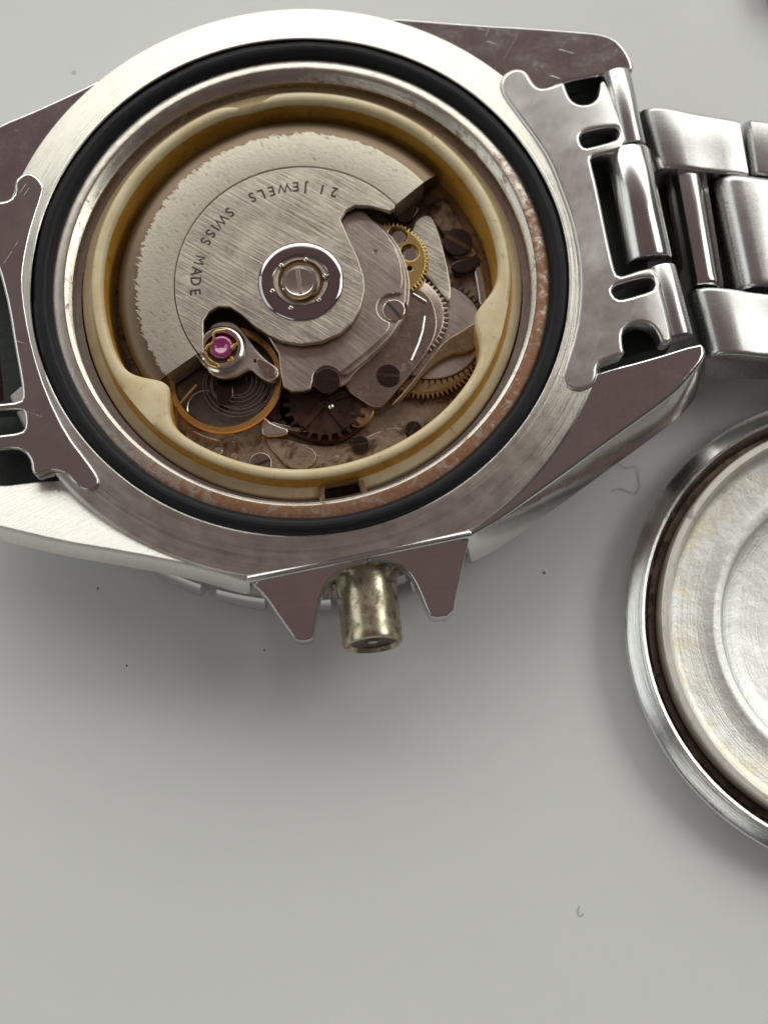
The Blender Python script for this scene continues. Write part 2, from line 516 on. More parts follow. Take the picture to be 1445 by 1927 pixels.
rows.append(wall(0.0, 7.98)); rows.append(wall(0.10, 7.75)); rows.append(wall(0.35, 5.5)); rows.append(wall(0.45, 4.2)); rows.append(wall(0.1, 3.2)); rows.append(wall(-1.5, 3.0))
grid('mid_case', rows, ['ring', 'wall'], W, fm=[1, 0, 0, 0, 0, 0, 0, 1, 1, 1, 1, 1])

# ---- gasket groove, ledge, threaded bore (one turned surface per look)
lathe('gasket_groove', [(16.97, HB - 0.7), (16.9, HB - 1.15), (15.92, HB - 1.15), (15.86, HB - 0.62)], 'groove', W)
rows = []
for i in range(20):
    ph = 2 * pi * i / 20
    row = []
    for j in range(n):
        a = 2 * pi * j / n
        wv = 0.018 * sin(5 * a + 0.7) + 0.012 * sin(13 * a + 2) + 0.008 * sin(29 * a)
        fl_ = 1 + 0.04 * sin(7 * a + 1)
        row.append(((16.40 + wv + 0.61 * fl_ * cos(ph)) * cos(a), (16.40 + wv + 0.61 * fl_ * cos(ph)) * sin(a), HB - 0.52 + 0.60 * sin(ph) + wv))
    rows.append(row)
grid('gasket', rows, 'rubber', W, True, True, None)
lathe('gasket_seat', [(15.87, HB - 0.9), (15.86, HB - 0.52), (15.78, HB - 0.48), (15.14, HB - 0.33), (15.04, HB - 0.34), (14.98, HB - 0.42)], 'seat', W)
prof = [(14.98, HB - 0.42)]
z = HB - 0.45
for i in range(5):
    prof += [(14.92, z), (14.76, z - 0.12), (14.92, z - 0.24)]; z -= 0.25
prof += [(14.85, HB - 1.8), (14.80, HB - 1.95), (14.25, HB - 2.0), (14.2, HB - 2.6), (14.2, 3.2)]
lathe('case_bore', prof, 'inside', W, sharp=25)

# ---- lugs
def lugplane(gx, gy, x0, y0, z0):
    return lambda x, y: z0 + gx * (x - x0) + gy * (y - y0)
def lug(pts, g, thick, mat, label, bev=0.22, ch=1, lean=None):
    xy = PP(pts, g)
    xy = chaikin(xy, ch)
    o = prism('lug', xy, -thick, 0.0, mat, W, bev, warp=g, sharp=30, res=3, lean=lean)
    o['label'] = label
    return o
flat = lambda zz: (lambda x, y: zz)
lug([(700, 60), (735, 31.5), (766, 33.5), (900, 44), (1000, 49.5), (1085, 56), (1128, 60), (1157, 70), (1178, 92), (1192, 121), (1189, 134), (1130, 141), (1060, 154), (1020, 175), (960, 175), (880, 130), (800, 80)],
    flat(8.02), 3.4, 'polish', 'polished lug at the upper right, reflecting dark red')
lug([(-60, 268), (0, 232), (60, 208), (130, 176), (172, 156), (215, 134), (230, 150), (150, 270), (95, 345), (40, 420), (-60, 420)],
    flat(8.02), 3.4, 'polish', 'smeared polished lug at the upper left')
lug([(1054, 735), (1115, 705), (1126, 697), (1220, 673), (1315, 643), (1326, 652), (1326, 672), (1300, 705), (1270, 737), (1215, 778), (1150, 824), (1085, 872), (1010, 926), (940, 976), (886, 1006), (872, 1010), (866, 990), (960, 900), (1010, 830)],
    flat(7.93), 2.9, 'polish', 'scratched polished lug and flank at the lower right', lean=(0.20, -0.36))
lug([(-70, 905), (0, 914), (60, 906), (100, 903), (160, 905), (200, 960), (300, 1018), (372, 1052), (430, 1068), (476, 1080), (468, 1094), (440, 1088), (372, 1067), (233, 1040), (117, 1021), (0, 993), (-70, 975)],
    lugplane(-0.07, -0.24, -6, -18.6, 7.99), 1.9, 'scuff', 'bright scuffed lug at the lower left', bev=0.16, lean=(-0.06, -0.28))

# ---- crown guards on the cut flank
gz = lambda x, y: 7.72 - 0.42 * ((x * NX + y * NY) - 18.6)
gl = [(468, 1094), (560, 1075), (690, 1048), (692, 1058), (665, 1066), (632, 1080), (612, 1100), (602, 1125), (597, 1150), (591, 1190), (588, 1205), (557, 1207), (545, 1190), (520, 1155), (498, 1122)]
gr = [(692, 1049), (790, 1028), (884, 1008), (877, 1040), (866, 1085), (858, 1120), (851, 1159), (812, 1164), (803, 1148), (791, 1118), (781, 1096), (768, 1076), (750, 1061), (718, 1057), (694, 1058)]
for lp in (gl, gr):
    prism('crown_guard', chaikin(PP(lp, gz), 1), -1.5, 0.0, 'guard', W, 0.10, warp=gz, sharp=30)
# bright rolled edge along the chord
e0, e1 = P(466, 1090.5, 8.05), P(886, 1004, 8.05)
rod('chord_edge', e0, e1, 0.23, 'wall', W, 16, 0.05)

# ---- crown, its tube
def crown_build():
    a, b = P(685, 1058, 4.7), P(702, 1214, 5.45)
    ax = (b - a); ax.normalize()
    L = (b - a).length
    u = Vector((0, 0, 1)); u = (u - ax * u.dot(ax)).normalized(); v = ax.cross(u)
    prof = [(0, -0.4), (1.70, -0.4), (1.88, 0.0), (1.94, 0.5), (1.93, 1.2), (1.88, 2.2), (1.84, L - 0.5), (1.86, L - 0.25), (1.78, L - 0.02), (1.58, L + 0.02), (1.42, L - 0.22), (0.5, L - 0.30), (0.3, L - 0.15), (0, L - 0.12)]
    N = 72
    rows = []
    for r, t in prof:
        rows.append([tuple(a + ax * t + u * (max(r, 1e-4) * cos(2 * pi * i / N)) + v * (max(r, 1e-4) * sin(2 * pi * i / N))) for i in range(N)])
    o = grid('crown', rows, ['crown', 'dark'], W, fm=[0] * 10 + [1, 1, 0])
    p0 = a - ax * 2.0
    rod('crown_tube', p0, a + ax * 0.1, 1.15, 'inside', W, 32, 0.1)
crown_build()

# ---- rotating bezel seen under the case
N = 720
def bez(rb, z, amp):
    out = []
    for i in range(N):
        a = 2 * pi * i / N
        ph = (a * 30 / (2 * pi)) % 1.0
        notch = 1.0 if 0.0 <= ph < 0.20 else 0.0
        out.append(((rb - amp * notch) * cos(a), (rb - amp * notch) * sin(a), z))
    return out
grid('bezel', [bez(19.0, 3.3, 0), bez(19.9, 3.2, 0.5), bez(20.12, 2.95, 0.7), bez(20.38, 2.2, 0.75), bez(20.38, 1.5, 0.75), bez(20.1, 0.9, 0.5), bez(18.0, 0.5, 0)], 'wall', W, sharp=30)
lathe('crystal', [(18.1, 0.55), (18.0, 0.05), (0, 0.03)], 'dark', W, n=96)

# ---- end links
el_l = [(-40, 380), (0, 379), (18, 375), (28, 362), (27, 348), (29, 338), (43, 326), (58, 323), (75, 333), (84, 351), (79, 372), (66, 410), (56, 445), (47, 490), (43, 533), (50, 592), (65, 662), (90, 740), (128, 817), (163, 862), (187, 897), (187, 913), (171, 924), (150, 920), (136, 906), (124, 892), (108, 886), (90, 885), (66, 894), (59, 885), (58, 868), (48, 851), (30, 843), (0, 846), (-40, 848),
        (-40, 822), (0, 817), (40, 812), (47, 803), (46, 778), (41, 770), (0, 772), (-40, 774), (-40, 762), (0, 758), (38, 754), (42, 745), (39, 715), (27, 650), (16, 580), (3, 526), (-6, 496), (-40, 490)]
prism('end_link', chaikin(PP(el_l, 8.55), 1), 7.0, 8.55, 'endlink', W, 0.20, sharp=30, res=3, label='left end link, mirror polished with a bright rounded border')
el_r = [(939, 156), (945, 141), (958, 131), (974, 127), (990, 133), (999, 149), (1008, 162), (1022, 166), (1045, 159), (1060, 153), (1066, 170), (1074, 188), (1090, 197), (1110, 195), (1124, 183), (1128, 165), (1130, 150), (1140, 148), (1168, 215), (1186, 272), (1130, 291), (1113, 296), (1112, 305), (1126, 362), (1141, 437), (1156, 505), (1163, 520), (1180, 516), (1214, 504), (1232, 500),
        (1250, 560), (1266, 632), (1262, 643), (1244, 648), (1237, 628), (1224, 612), (1203, 607), (1181, 614), (1171, 627), (1172, 650), (1176, 666), (1150, 675), (1130, 682), (1124, 692), (1124, 708), (1114, 726), (1090, 735), (1066, 730), (1056, 715), (1056, 700), (1081, 626), (1090, 550), (1088, 486), (1074, 415), (1055, 362), (1032, 301), (1002, 256), (972, 215), (947, 182)]
sl2 = [(1090, 262), (1094, 252), (1104, 247), (1155, 235), (1164, 240), (1166, 250), (1158, 262), (1106, 278), (1096, 276)]
sl3 = [(1151, 549), (1155, 540), (1166, 534), (1218, 520), (1230, 524), (1233, 534), (1226, 546), (1174, 562), (1160, 562)]
prism('end_link', [chaikin(PP(el_r, 8.6), 1), chaikin(PP(sl2, 8.6), 1), chaikin(PP(sl3, 8.6), 1)], 7.2, 8.6, 'endlink2', W, 0.26, sharp=30, res=3, warp=lambda x, y: 0.10 - 0.055 * max(0, 0.979 * x + 0.205 * y - 20.2) ** 2 - 0.008 * max(0, 20.2 - 0.979 * x - 0.205 * y) ** 2, cuts=((0.979, 0.205), [13.5 + 0.5 * i for i in range(24)]), label='right end link, satin steel with four slots')
# dark filler blocks added behind the slots, cavity shade put into their colour
prism('dark_cavity_filler', PP([(-60, 400), (20, 400), (60, 640), (120, 830), (90, 915), (-60, 915)], 6.4), 3.5, 6.4, 'grime_shade', W, 0.2)
prism('dark_cavity_filler', PP([(1020, 190), (1185, 150), (1200, 300), (1215, 490), (1262, 648), (1110, 690), (1100, 560), (1060, 330)], 6.2), 3.5, 6.2, 'grime_shade', W, 0.2)
def rod_px(name, pa, pb, z0, z1, r, mat, **kw):
    return rod(name, P(*pa, z0), P(*pb, z1), r, mat, W, **kw)
rod_px('spring_bar', (-8, 600), (6, 760), 6.0, 6.0, 0.45, 'dark', label='dark spring bar at the left edge')
# rolled knuckles of the right end link and the bracelet pieces next to it
rod_px('end_link_knuckle', (1158, 142), (1187, 279), 7.55, 7.55, 0.98, 'bracelet', b=0.1)
rod_px('end_link_knuckle', (1242, 507), (1275, 639), 7.5, 7.5, 0.98, 'bracelet', b=0.1)
rod_px('centre_knuckle', (1177, 292), (1219, 500), 7.0, 7.0, 1.62, 'bracelet2', b=0.25)

# ---- bracelet links: side profile swept across the strap
def blink(name, A0, A1, B0, B1, prof, thick, mat, zs=(0, 0), label=None, edge=0.18):
    """A0/A1: near and far corner of the end next to the watch, B0/B1: of the other end (pixels); prof: (t, z)"""
    zr = max(q for _, q in prof)
    a0, a1, b0, b1 = (P(*q, zr) for q in (A0, A1, B0, B1))
    ss = [(0.0, 0.55), (0.012, 0.25), (0.035, 0.07), (0.07, 0.0), (0.5, 0.0), (0.93, 0.0), (0.965, 0.07), (0.988, 0.25), (1.0, 0.55)]
    rows = []
    for t, zz in prof:
        p, q = a0.lerp(b0, t), a1.lerp(b1, t)
        rows.append([(p.lerp(q, s_).x, p.lerp(q, s_).y, zz - d * edge * 2.2) for s_, d in ss])
    for t, zz in (prof[-1], prof[0]):
        p, q = a0.lerp(b0, t), a1.lerp(b1, t)
        rows.append([(p.lerp(q, s_).x, p.lerp(q, s_).y, min(zz, prof[0][1]) - thick) for s_, d in ss])
    nrow = len(rows); nc = len(ss)
    V = [p for r in rows for p in r]; Fc = []
    for j in range(nrow):
        for i in range(nc - 1):
            j2 = (j + 1) % nrow
            Fc.append((j * nc + i, j * nc + i + 1, j2 * nc + i + 1, j2 * nc + i))
    Fc.append([j * nc for j in range(nrow)]); Fc.append([j * nc + nc - 1 for j in range(nrow)])
    kw = {'label': label} if label else {}
    return mesh(name, V, Fc, mat, W, 32, **kw)
hump = [(0.0, 5.2), (0.02, 6.0), (0.07, 6.6), (0.15, 6.92), (0.25, 7.0), (0.36, 6.92), (0.5, 6.70), (0.75, 6.42), (0.93, 6.28), (0.985, 6.15), (1.0, 5.8)]
low = [(0.0, 5.3), (0.02, 5.8), (0.08, 6.1), (0.3, 6.15), (0.9, 5.9), (1.0, 5.7)]
blink('bracelet_link', (1231, 314), (1199, 196), (1417, 318), (1399, 214), hump, 2.6, 'bracelet')
blink('bracelet_link', (1416, 324), (1402, 222), (1540, 344), (1525, 240), low, 2.3, 'bracelet')
blink('bracelet_link', (1330, 664), (1297, 536), (1530, 670), (1510, 548), hump, 2.6, 'bracelet')
cen = [(0.0, 4.6), (0.03, 5.6), (0.10, 6.35), (0.20, 6.7), (0.32, 6.75), (0.5, 6.55), (0.8, 6.3), (1.0, 6.0)]
for q in range(1, 3):                                        # the strap runs on a little way past the picture edge
    d_ = 124 * q
    blink('bracelet_link', (1416 + d_, 324 + 20 * q), (1402 + d_, 222 + 18 * q), (1538 + d_, 344 + 20 * q), (1523 + d_, 240 + 18 * q), low, 2.3, 'bracelet')
for q in range(0, 3):
    d_ = 200 + 126 * q
    blink('bracelet_link', (1334 + d_, 672 + 12 * q), (1314 + d_, 550 + 12 * q), (1456 + d_, 684 + 12 * q), (1436 + d_, 562 + 12 * q), low, 2.3, 'bracelet')
for q in range(1, 3):
    d_ = 156 * q
    blink('bracelet_centre_link', (1390 + d_, 536 + 10 * q), (1346 + d_, 329 + 14 * q), (1540 + d_, 540 + 12 * q), (1500 + d_, 337 + 14 * q), cen, 2.4, 'bracelet')
blink('bracelet_centre_link', (1390, 536), (1346, 325), (1540, 536), (1500, 331), cen, 2.4, 'bracelet')
nar = [(0.0, 5.0), (0.04, 6.0), (0.14, 6.45), (0.35, 6.6), (0.6, 6.5), (0.72, 6.25), (0.76, 5.9), (0.80, 6.1), (0.92, 5.9), (1.0, 5.2)]
blink('bracelet_connector', (1304, 531), (1264, 313), (1372, 532), (1337, 313), nar, 2.2, 'bracelet2')
thin = [(0.0, 5.0), (0.3, 5.3), (1.0, 5.1)]
blink('connector_plate', (1293, 531), (1255, 330), (1299, 531), (1262, 330), thin, 1.6, 'dark')
prism('pin_housing', PP([(1228, 318), (1345, 318), (1390, 540), (1285, 540)], 4.0), 2.0, 4.0, 'grime_shade', W, 0.2)
# far end of the strap curling back into the top right corner of the picture
blink('bracelet_link', (1464, -16), (1444, -105), (1570, -20), (1556, -105), [(0, 1.6), (0.05, 2.0), (0.2, 2.3), (0.6, 2.3), (1, 2.0)], 1.5, 'dark', label='tip of a folded-back link at the top right corner', )

# ================================================================== movement holder ring
def bumpf(a, c_, wd):
    d = (a - c_ + pi) % (2 * pi) - pi
    return math.exp(-(d / wd) ** 2)
cl = P(272, 755, 8.0); cr = P(930, 600, 8.0); ctn = P(470, 195, 8.0)
aL, aR, aN = atan2(cl.y, cl.x), atan2(cr.y, cr.x), atan2(ctn.y, ctn.x)
aS = atan2(P(645, 930, 6.6).y, P(645, 930, 6.6).x)
def hold(dr_in, dr_out, r, z, kind):
    out = []
    for i in range(n):
        a = 2 * pi * i / n
        bl = 1.75 * bumpf(a, aL, 0.13) + 1.25 * bumpf(a, aR, 0.15)
        nt = bumpf(a, aN, 0.085)
        wav = 0.05 * sin(3 * a + 1) + 0.03 * sin(7 * a)
        q, zz = r + wav * 0.6, z
        if kind == 'in': q -= bl; zz -= 0.10 * bl + 0.30 * nt
        if kind == 'in2': q -= bl * 0.85; zz -= 0.2 * nt
        if kind == 'top': q -= 0.35 * bl; zz -= 0.02 * bl; q -= 0.35 * nt; zz -= 0.5 * nt
        if kind == 'out': q -= 0.40 * nt + 0.05 * bl; zz -= 0.7 * nt
        if kind == 'fl' and abs((a - aS + pi) % (2 * pi) - pi) < 0.085: q = min(q, 13.45)
        out.append((q * cos(a), q * sin(a), zz))
    return out
H = [hold(0, 0, 14.15, 5.6, 'fl'), hold(0, 0, 14.15, 6.75, 'fl'), hold(0, 0, 14.05, 6.85, 'fl'), hold(0, 0, 13.62, 6.88, 'fl'), hold(0, 0, 13.5, 6.95, ''), hold(0, 0, 13.38, 7.6, 'out'), hold(0, 0, 13.30, 8.05, 'out'), hold(0, 0, 13.16, 8.20, 'top'), hold(0, 0, 12.85, 8.20, 'in'), hold(0, 0, 12.66, 8.08, 'in'), hold(0, 0, 12.58, 7.7, 'in'), hold(0, 0, 12.52, 6.8, 'in2'), hold(0, 0, 12.45, 4.6, 'in2')]
grid('movement_holder', H, ['cream', 'ochre'], W, fm=[0, 0, 0, 0, 1, 1, 0, 0, 0, 0, 1, 1], sharp=60)
for px, py in ((606, 934), (685, 926)):
    c = P(px, py, 7.0)
    d = Vector((c.x, c.y, 0)).normalized(); tt = Vector((-d.y, d.x, 0))
    q = [(c + d * u + tt * v_) for u, v_ in ((-0.75, -0.17), (0.75, -0.17), (0.75, 0.17), (-0.75, 0.17))]
    prism('holder_tab', [(p.x, p.y) for p in q], 5.6, 7.15, 'seat', W, 0.06)
prism('holder_slot', PP([(612, 918), (678, 912), (680, 940), (614, 946)], 6.0), 5.0, 6.0, 'rust', W, 0.03)

# ================================================================== movement
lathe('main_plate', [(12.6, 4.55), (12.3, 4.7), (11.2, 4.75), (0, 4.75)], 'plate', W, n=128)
ZR = 7.6           # rotor top
# ---- rotor: plate with hub, heavy rim, bearing, lettering
hub = [(640, 412), (655, 447), (672, 483), (684, 520), (686, 545), (679, 576), (664, 604), (640, 627), (604, 643), (566, 647), (530, 641), (505, 630), (480, 614), (455, 591), (433, 577), (411, 576), (394, 586), (383, 603), (382.5, 632), (384, 663), (377, 667)]
edge_r = [(743, 389), (741, 393.5), (733, 397), (714, 391.5), (694, 387), (669, 386), (652, 394)]
pts = PP(edge_r + hub, ZR)
a_end = atan2(P(372, 664, ZR).y, P(372, 664, ZR).x) % (2 * pi)
a_beg = atan2(P(742, 386, ZR).y, P(742, 386, ZR).x)
arc = circle(0, 0, 8.05, 90, a_end, a_beg)
rot = prism('rotor', pts + arc, ZR - 0.45, ZR, 'rotor', W, 0.05)
wp = [(8.11, ZR - 1.6), (8.11, ZR - 0.07), (8.17, ZR + 0.0), (10.45, ZR + 0.02), (10.7, ZR - 0.04), (11.1, ZR - 0.16), (11.5, ZR - 0.34), (11.72, ZR - 0.52), (11.78, ZR - 0.8), (11.75, ZR - 2.2), (8.3, ZR - 2.2)]
aw0 = atan2(P(826, 325, ZR - 0.4).y, P(826, 325, ZR - 0.4).x)
aw1 = atan2(P(313, 706, ZR).y, P(313, 706, ZR).x) % (2 * pi)
ra, rb_ = aw0, aw1
rowsw = []
NA = 150
for i in range(NA + 1):
    a = ra + (rb_ - ra) * i / NA
    rowsw.append([(r * cos(a), r * sin(a), zz) for r, zz in wp])
V = [p for r in rowsw for p in r]; nc = len(wp); Fc = []
for j in range(NA):
    for i in range(nc):
        i2 = (i + 1) % nc
        Fc.append((j * nc + i, j * nc + i2, (j + 1) * nc + i2, (j + 1) * nc + i))
Fc.append(list(range(nc))); Fc.append([NA * nc + i for i in range(nc)])
mesh('rotor_weight', V, Fc, 'weight', rot, 30)
lathe('bearing_ring', [(2.72, ZR - 0.2), (2.72, ZR + 0.06), (2.64, ZR + 0.13), (2.40, ZR + 0.20), (1.82, ZR + 0.20), (1.74, ZR + 0.12), (1.74, ZR - 0.3)], 'race', rot, n=96, sharp=25)
lathe('bearing_floor', [(1.76, ZR - 0.12), (1.2, ZR - 0.12)], 'grime_shade', rot, n=64)
lathe('inner_race', [(1.46, ZR - 0.2), (1.45, ZR + 0.10), (1.38, ZR + 0.16), (1.24, ZR + 0.14), (1.18, ZR - 0.1)], 'bronze', rot, n=64)
for px, py in ((529.5, 499.5), (576, 488.5), (612, 519.5), (600.5, 564.5), (547.5, 579.5), (513, 547.5)):
    c = P(px, py, ZR + 0.12)
    lathe('ball', [(0.21 * sin(t), ZR + 0.06 + 0.21 * cos(t)) for t in [pi * q / 8 for q in range(9)]], 'screw', rot, n=14, c=(c.x, c.y), sharp=None)
c = P(563, 530, ZR + 0.45)
sr = lathe('rotor_screw', [(1.15, ZR), (1.15, ZR + 0.30), (1.09, ZR + 0.40), (0.92, ZR + 0.42), (0.86, ZR + 0.40), (0, ZR + 0.43)], 'screw', rot, n=64, c=(c.x, c.y), sharp=25)
a_s = radians(97)
hw = 0.12
ca, sa = cos(a_s), sin(a_s)
prism('screw_slot', [(c.x + ca * u - sa * v_, c.y + sa * u + ca * v_) for u, v_ in ((-0.84, -hw), (0.84, -hw), (0.84, hw), (-0.84, hw))], ZR + 0.36, ZR + 0.437, 'wheel', rot, 0.01)

def letters(text_px, h, z, parent):
    for ch, px, py in text_px:
        cu = bpy.data.curves.new('glyph', 'FONT')
        cu.body = ch; cu.size = h * 1.42 * S; cu.align_x = 'CENTER'; cu.align_y = 'CENTER'
        cu.offset = (0.0 if ch == 'M' else 0.010 if ch == 'W' else 0.03) * h * S; cu.extrude = 0.004 * S
        cu.resolution_u = 3
        tmp = bpy.data.objects.new('tmp', cu)
        me = bpy.data.meshes.new_from_object(tmp)
        bpy.data.objects.remove(tmp); bpy.data.curves.remove(cu)
        xs = [v.co.x for v in me.vertices]; ys = [v.co.y for v in me.vertices]
        mx, my = (min(xs) + max(xs)) / 2, (min(ys) + max(ys)) / 2
        p = P(px, py, z)
        rad = Vector((p.x, p.y)).normalized()
        up = -rad; rt = Vector((up.y, -up.x))
        for v in me.vertices:
            x, y = (v.co.x - mx) * 0.92, v.co.y - my
            v.co = Vector((p.x * S + rt.x * x + up.x * y, p.y * S + rt.y * x + up.y * y, v.co.z + (z + 0.004) * S))
        me.name = 'letter'
        link('letter', me, 'ink', parent, None)
letters([('2', 629, 362), ('1', 606, 357), ('J', 577, 352), ('E', 556.5, 351.5), ('W', 535, 354), ('E', 511, 360), ('L', 492, 366), ('S', 475, 371.5),
         ('S', 432.5, 399.5), ('W', 416.5, 415.5), ('I', 405, 428.5), ('S', 396.5, 440), ('S', 387.5, 454.5),
         ('M', 376, 489.5), ('A', 371, 510.5), ('D', 369, 529.5), ('E', 368, 550)], 0.68, ZR, rot)

# ---- automatic bridge (the pinkish plate under the rotor)
ZB = 6.85
ab = [(560, 560), (620, 470), (640, 416), (651, 403), (668, 394), (685, 397), (702, 414), (725, 436), (743, 463), (754, 494), (758, 523), (755, 551), (741, 550)]
notch1 = PP([(738, 578)], ZB)[0]
def arcpx(cxp, cyp, r, a0, a1, n_=14):
    c_ = P(cxp, cyp, ZB)
    return [(c_.x + r * cos(radians(a0 + (a1 - a0) * i / (n_ - 1))), c_.y + r * sin(radians(a0 + (a1 - a0) * i / (n_ - 1)))) for i in range(n_)]
lp = PP(ab, ZB) + arcpx(738, 579, 0.98, 80, 262) + PP([(733, 617), (720, 634), (702, 651), (682, 668), (661, 685), (645, 697)], ZB) + arcpx(616, 714, 0.92, 28, 185) + PP([(587, 722), (585, 732), (570, 736), (548, 736), (533, 726), (528, 698), (524, 664), (518, 655), (500, 625)], ZB)
prism('automatic_bridge', lp, ZB - 0.5, ZB, 'bridge', W, 0.07)
lathe('punch_mark', [(0.20, ZB), (0.17, ZB + 0.02), (0.12, ZB + 0.015), (0.0, ZB + 0.005)], 'screw', W, n=20, c=PP([(707, 473)], ZB)[0])
lp2 = PP([(640, 440), (690, 402), (720, 425), (748, 458), (762, 490), (770, 520), (772, 545), (768, 575), (752, 610), (735, 636), (712, 662), (690, 682), (668, 700), (656, 718), (630, 735), (560, 720)], ZB - 0.55)
prism('bridge_step', chaikin(lp2, 1), ZB - 0.9, ZB - 0.55, 'bridge', W, 0.07)
lp3 = PP([(640, 440), (690, 402), (740, 458), (757, 490), (764, 520), (764, 560), (758, 590), (742, 625), (720, 650), (695, 673), (672, 692), (650, 708), (560, 700)], ZB - 0.3)
prism('bridge_step', chaikin(lp3, 1), ZB - 0.55, ZB - 0.25, 'bridge', W, 0.06)
q = P(738, 579, ZB - 0.35)
lathe('screw_recess', [(0.97, ZB - 0.34), (0, ZB - 0.34)], 'grime_shade', W, n=40, c=(q.x, q.y))
screw('bridge_screw', 741, 583, ZB - 0.12, 0.74, 'screw', W, radians(-50), 0.3, 'grime_shade', label='bright slotted screw sunk in the notch of the bridge')
screw('bridge_screw', 616, 716, ZB - 0.1, 0.86, 'dark', W, radians(0), 0.6, label='dark domed screw at the lower notch')

# ---- train bridge with its screw
ZT = 5.95
tb = [(640, 700), (700, 640), (740, 590), (762, 545), (790, 540), (812, 560), (822, 590), (823, 620), (813, 648), (798, 672), (775, 702), (752, 728), (735, 748), (718, 766), (700, 766), (672, 748), (655, 736), (648, 722)]
prism('train_bridge', chaikin(PP(tb, ZT), 1), ZT - 0.5, ZT, 'bridge2', W, 0.1, label='pinkish stained plate')
screw('bridge_screw', 731, 706, ZT + 0.06, 0.80, 'dark', W, radians(-3), 0.3, 'rust', label='brown stained screw on the pinkish plate')
sp = [P(799, 595, ZT + 0.03), P(795, 622, ZT + 0.03), P(787, 648, ZT + 0.03), P(774, 678, ZT + 0.03)]
tube('click_spring', sp, 0.055, 'screw', W)
tube('click_spring', [P(777, 553, ZT + 0.1), P(784, 557, ZT + 0.1), P(802, 568, ZT + 0.1)], 0.07, 'screw', W)

# ---- wheels
ZW = 5.75
c = P(752, 594, ZW)
prism('ratchet_wheel', gear(c.x, c.y, 3.18, 54, 0.30), ZW - 0.35, ZW, 'wheel', W, 0.04)
lathe('ratchet_wheel_face', [(2.86, ZW + 0.005), (2.80, ZW + 0.03), (0, ZW + 0.03)], 'bridge2', W, n=64, c=(c.x, c.y))
ZG = 6.25
c = P(728, 490, ZG)
holes = [circle(*PP([q], ZG)[0], r_, 28) for q, r_ in (((748, 442), 0.66), ((771, 475), 0.62), ((771, 505), 0.20))]
prism('reversing_wheel', [gear(c.x, c.y, 2.72, 60, 0.20)] + holes, ZG - 0.3, ZG, 'gold', W, 0.03, label='bright gilt wheel with round windows')
for q in ((750, 447), (772, 480)):
    screw_c = PP([q], ZG - 0.3)[0]
    prism('pinion', circle(*screw_c, 0.48, 24), ZG - 0.7, ZG - 0.25, 'screw', W, 0.06)
# pale finger plate between the gilt wheel and the rim
ZF = 5.9
prism('finger_plate', chaikin(PP([(776, 420), (792, 405), (810, 404), (822, 425), (834, 465), (846, 515), (850, 555), (846, 570), (828, 548), (805, 520), (780, 512), (770, 470)], ZF), 1), ZF - 0.4, ZF, 'rotor', W, 0.12)
# mottled upper-right plate, its screw, bright strip and dark lever
ZQ = 5.2
prism('upper_plate', chaikin(PP([(800, 400), (830, 372), (850, 390), (872, 430), (893, 470), (900, 480), (868, 490), (850, 480), (836, 440)], ZQ), 1), ZQ - 0.4, ZQ, 'plate', W, 0.08)
screw('plate_screw', 861, 455, ZQ + 0.16, 0.98, 'dark', W, radians(-32), 0.4, 'bronze', label='large dark stained screw by the right wall')
prism('dark_lever', chaikin(PP([(745, 400), (775, 385), (790, 388), (786, 400), (770, 420), (750, 415)], ZQ + 0.6), 1), ZQ, ZQ + 0.6, 'dark', W, 0.1)
prism('setting_lever', chaikin(PP([(848, 492), (900, 480), (906, 492), (892, 505), (872, 515), (850, 508)], ZQ + 0.3), 1), ZQ - 0.2, ZQ + 0.3, 'dark', W, 0.1)
prism('bright_strip', chaikin(PP([(890, 502), (903, 498), (910, 525), (915, 560), (912, 580), (902, 575), (898, 540)], ZQ + 0.1), 1), ZQ - 0.4, ZQ + 0.1, 'screw', W, 0.1)
c = P(812, 622, 5.35)
prism('crown_wheel', gear(c.x, c.y, 3.75, 56, 0.28), 5.0, 5.35, 'dark', W, 0.04)
lathe('crown_wheel_face', [(3.35, 5.36), (3.30, 5.42), (0, 5.42)], 'bridge', W, n=64, c=(c.x, c.y))
# barrel with its toothed edge
c = P(795, 640, 5.1)
prism('barrel', gear(c.x, c.y, 4.10, 78, 0.30, 0.6), 4.75, 5.28, 'barrel', W, 0.05)
lathe('barrel_cover', [(3.72, 5.29), (3.66, 5.34), (0, 5.36)], 'barrel', W, n=64, c=(c.x, c.y))
prism('barrel_bridge', chaikin(PP([(812, 668), (835, 640), (870, 620), (900, 600), (905, 640), (885, 665), (845, 668), (800, 700), (770, 740), (740, 765), (728, 768), (760, 735)], 5.75), 1), 5.3, 5.75, 'grimy', W, 0.12)

prism('rust_crust', chaikin(PP([(500, 742), (530, 728), (590, 735), (640, 718), (668, 735), (700, 768), (690, 800), (672, 812), (652, 828), (610, 836), (570, 826), (530, 806), (505, 786), (488, 765)], 5.3), 1), 4.8, 5.3, 'rust', W, 0.15, label='patch of dark crusted rust under the rotor')
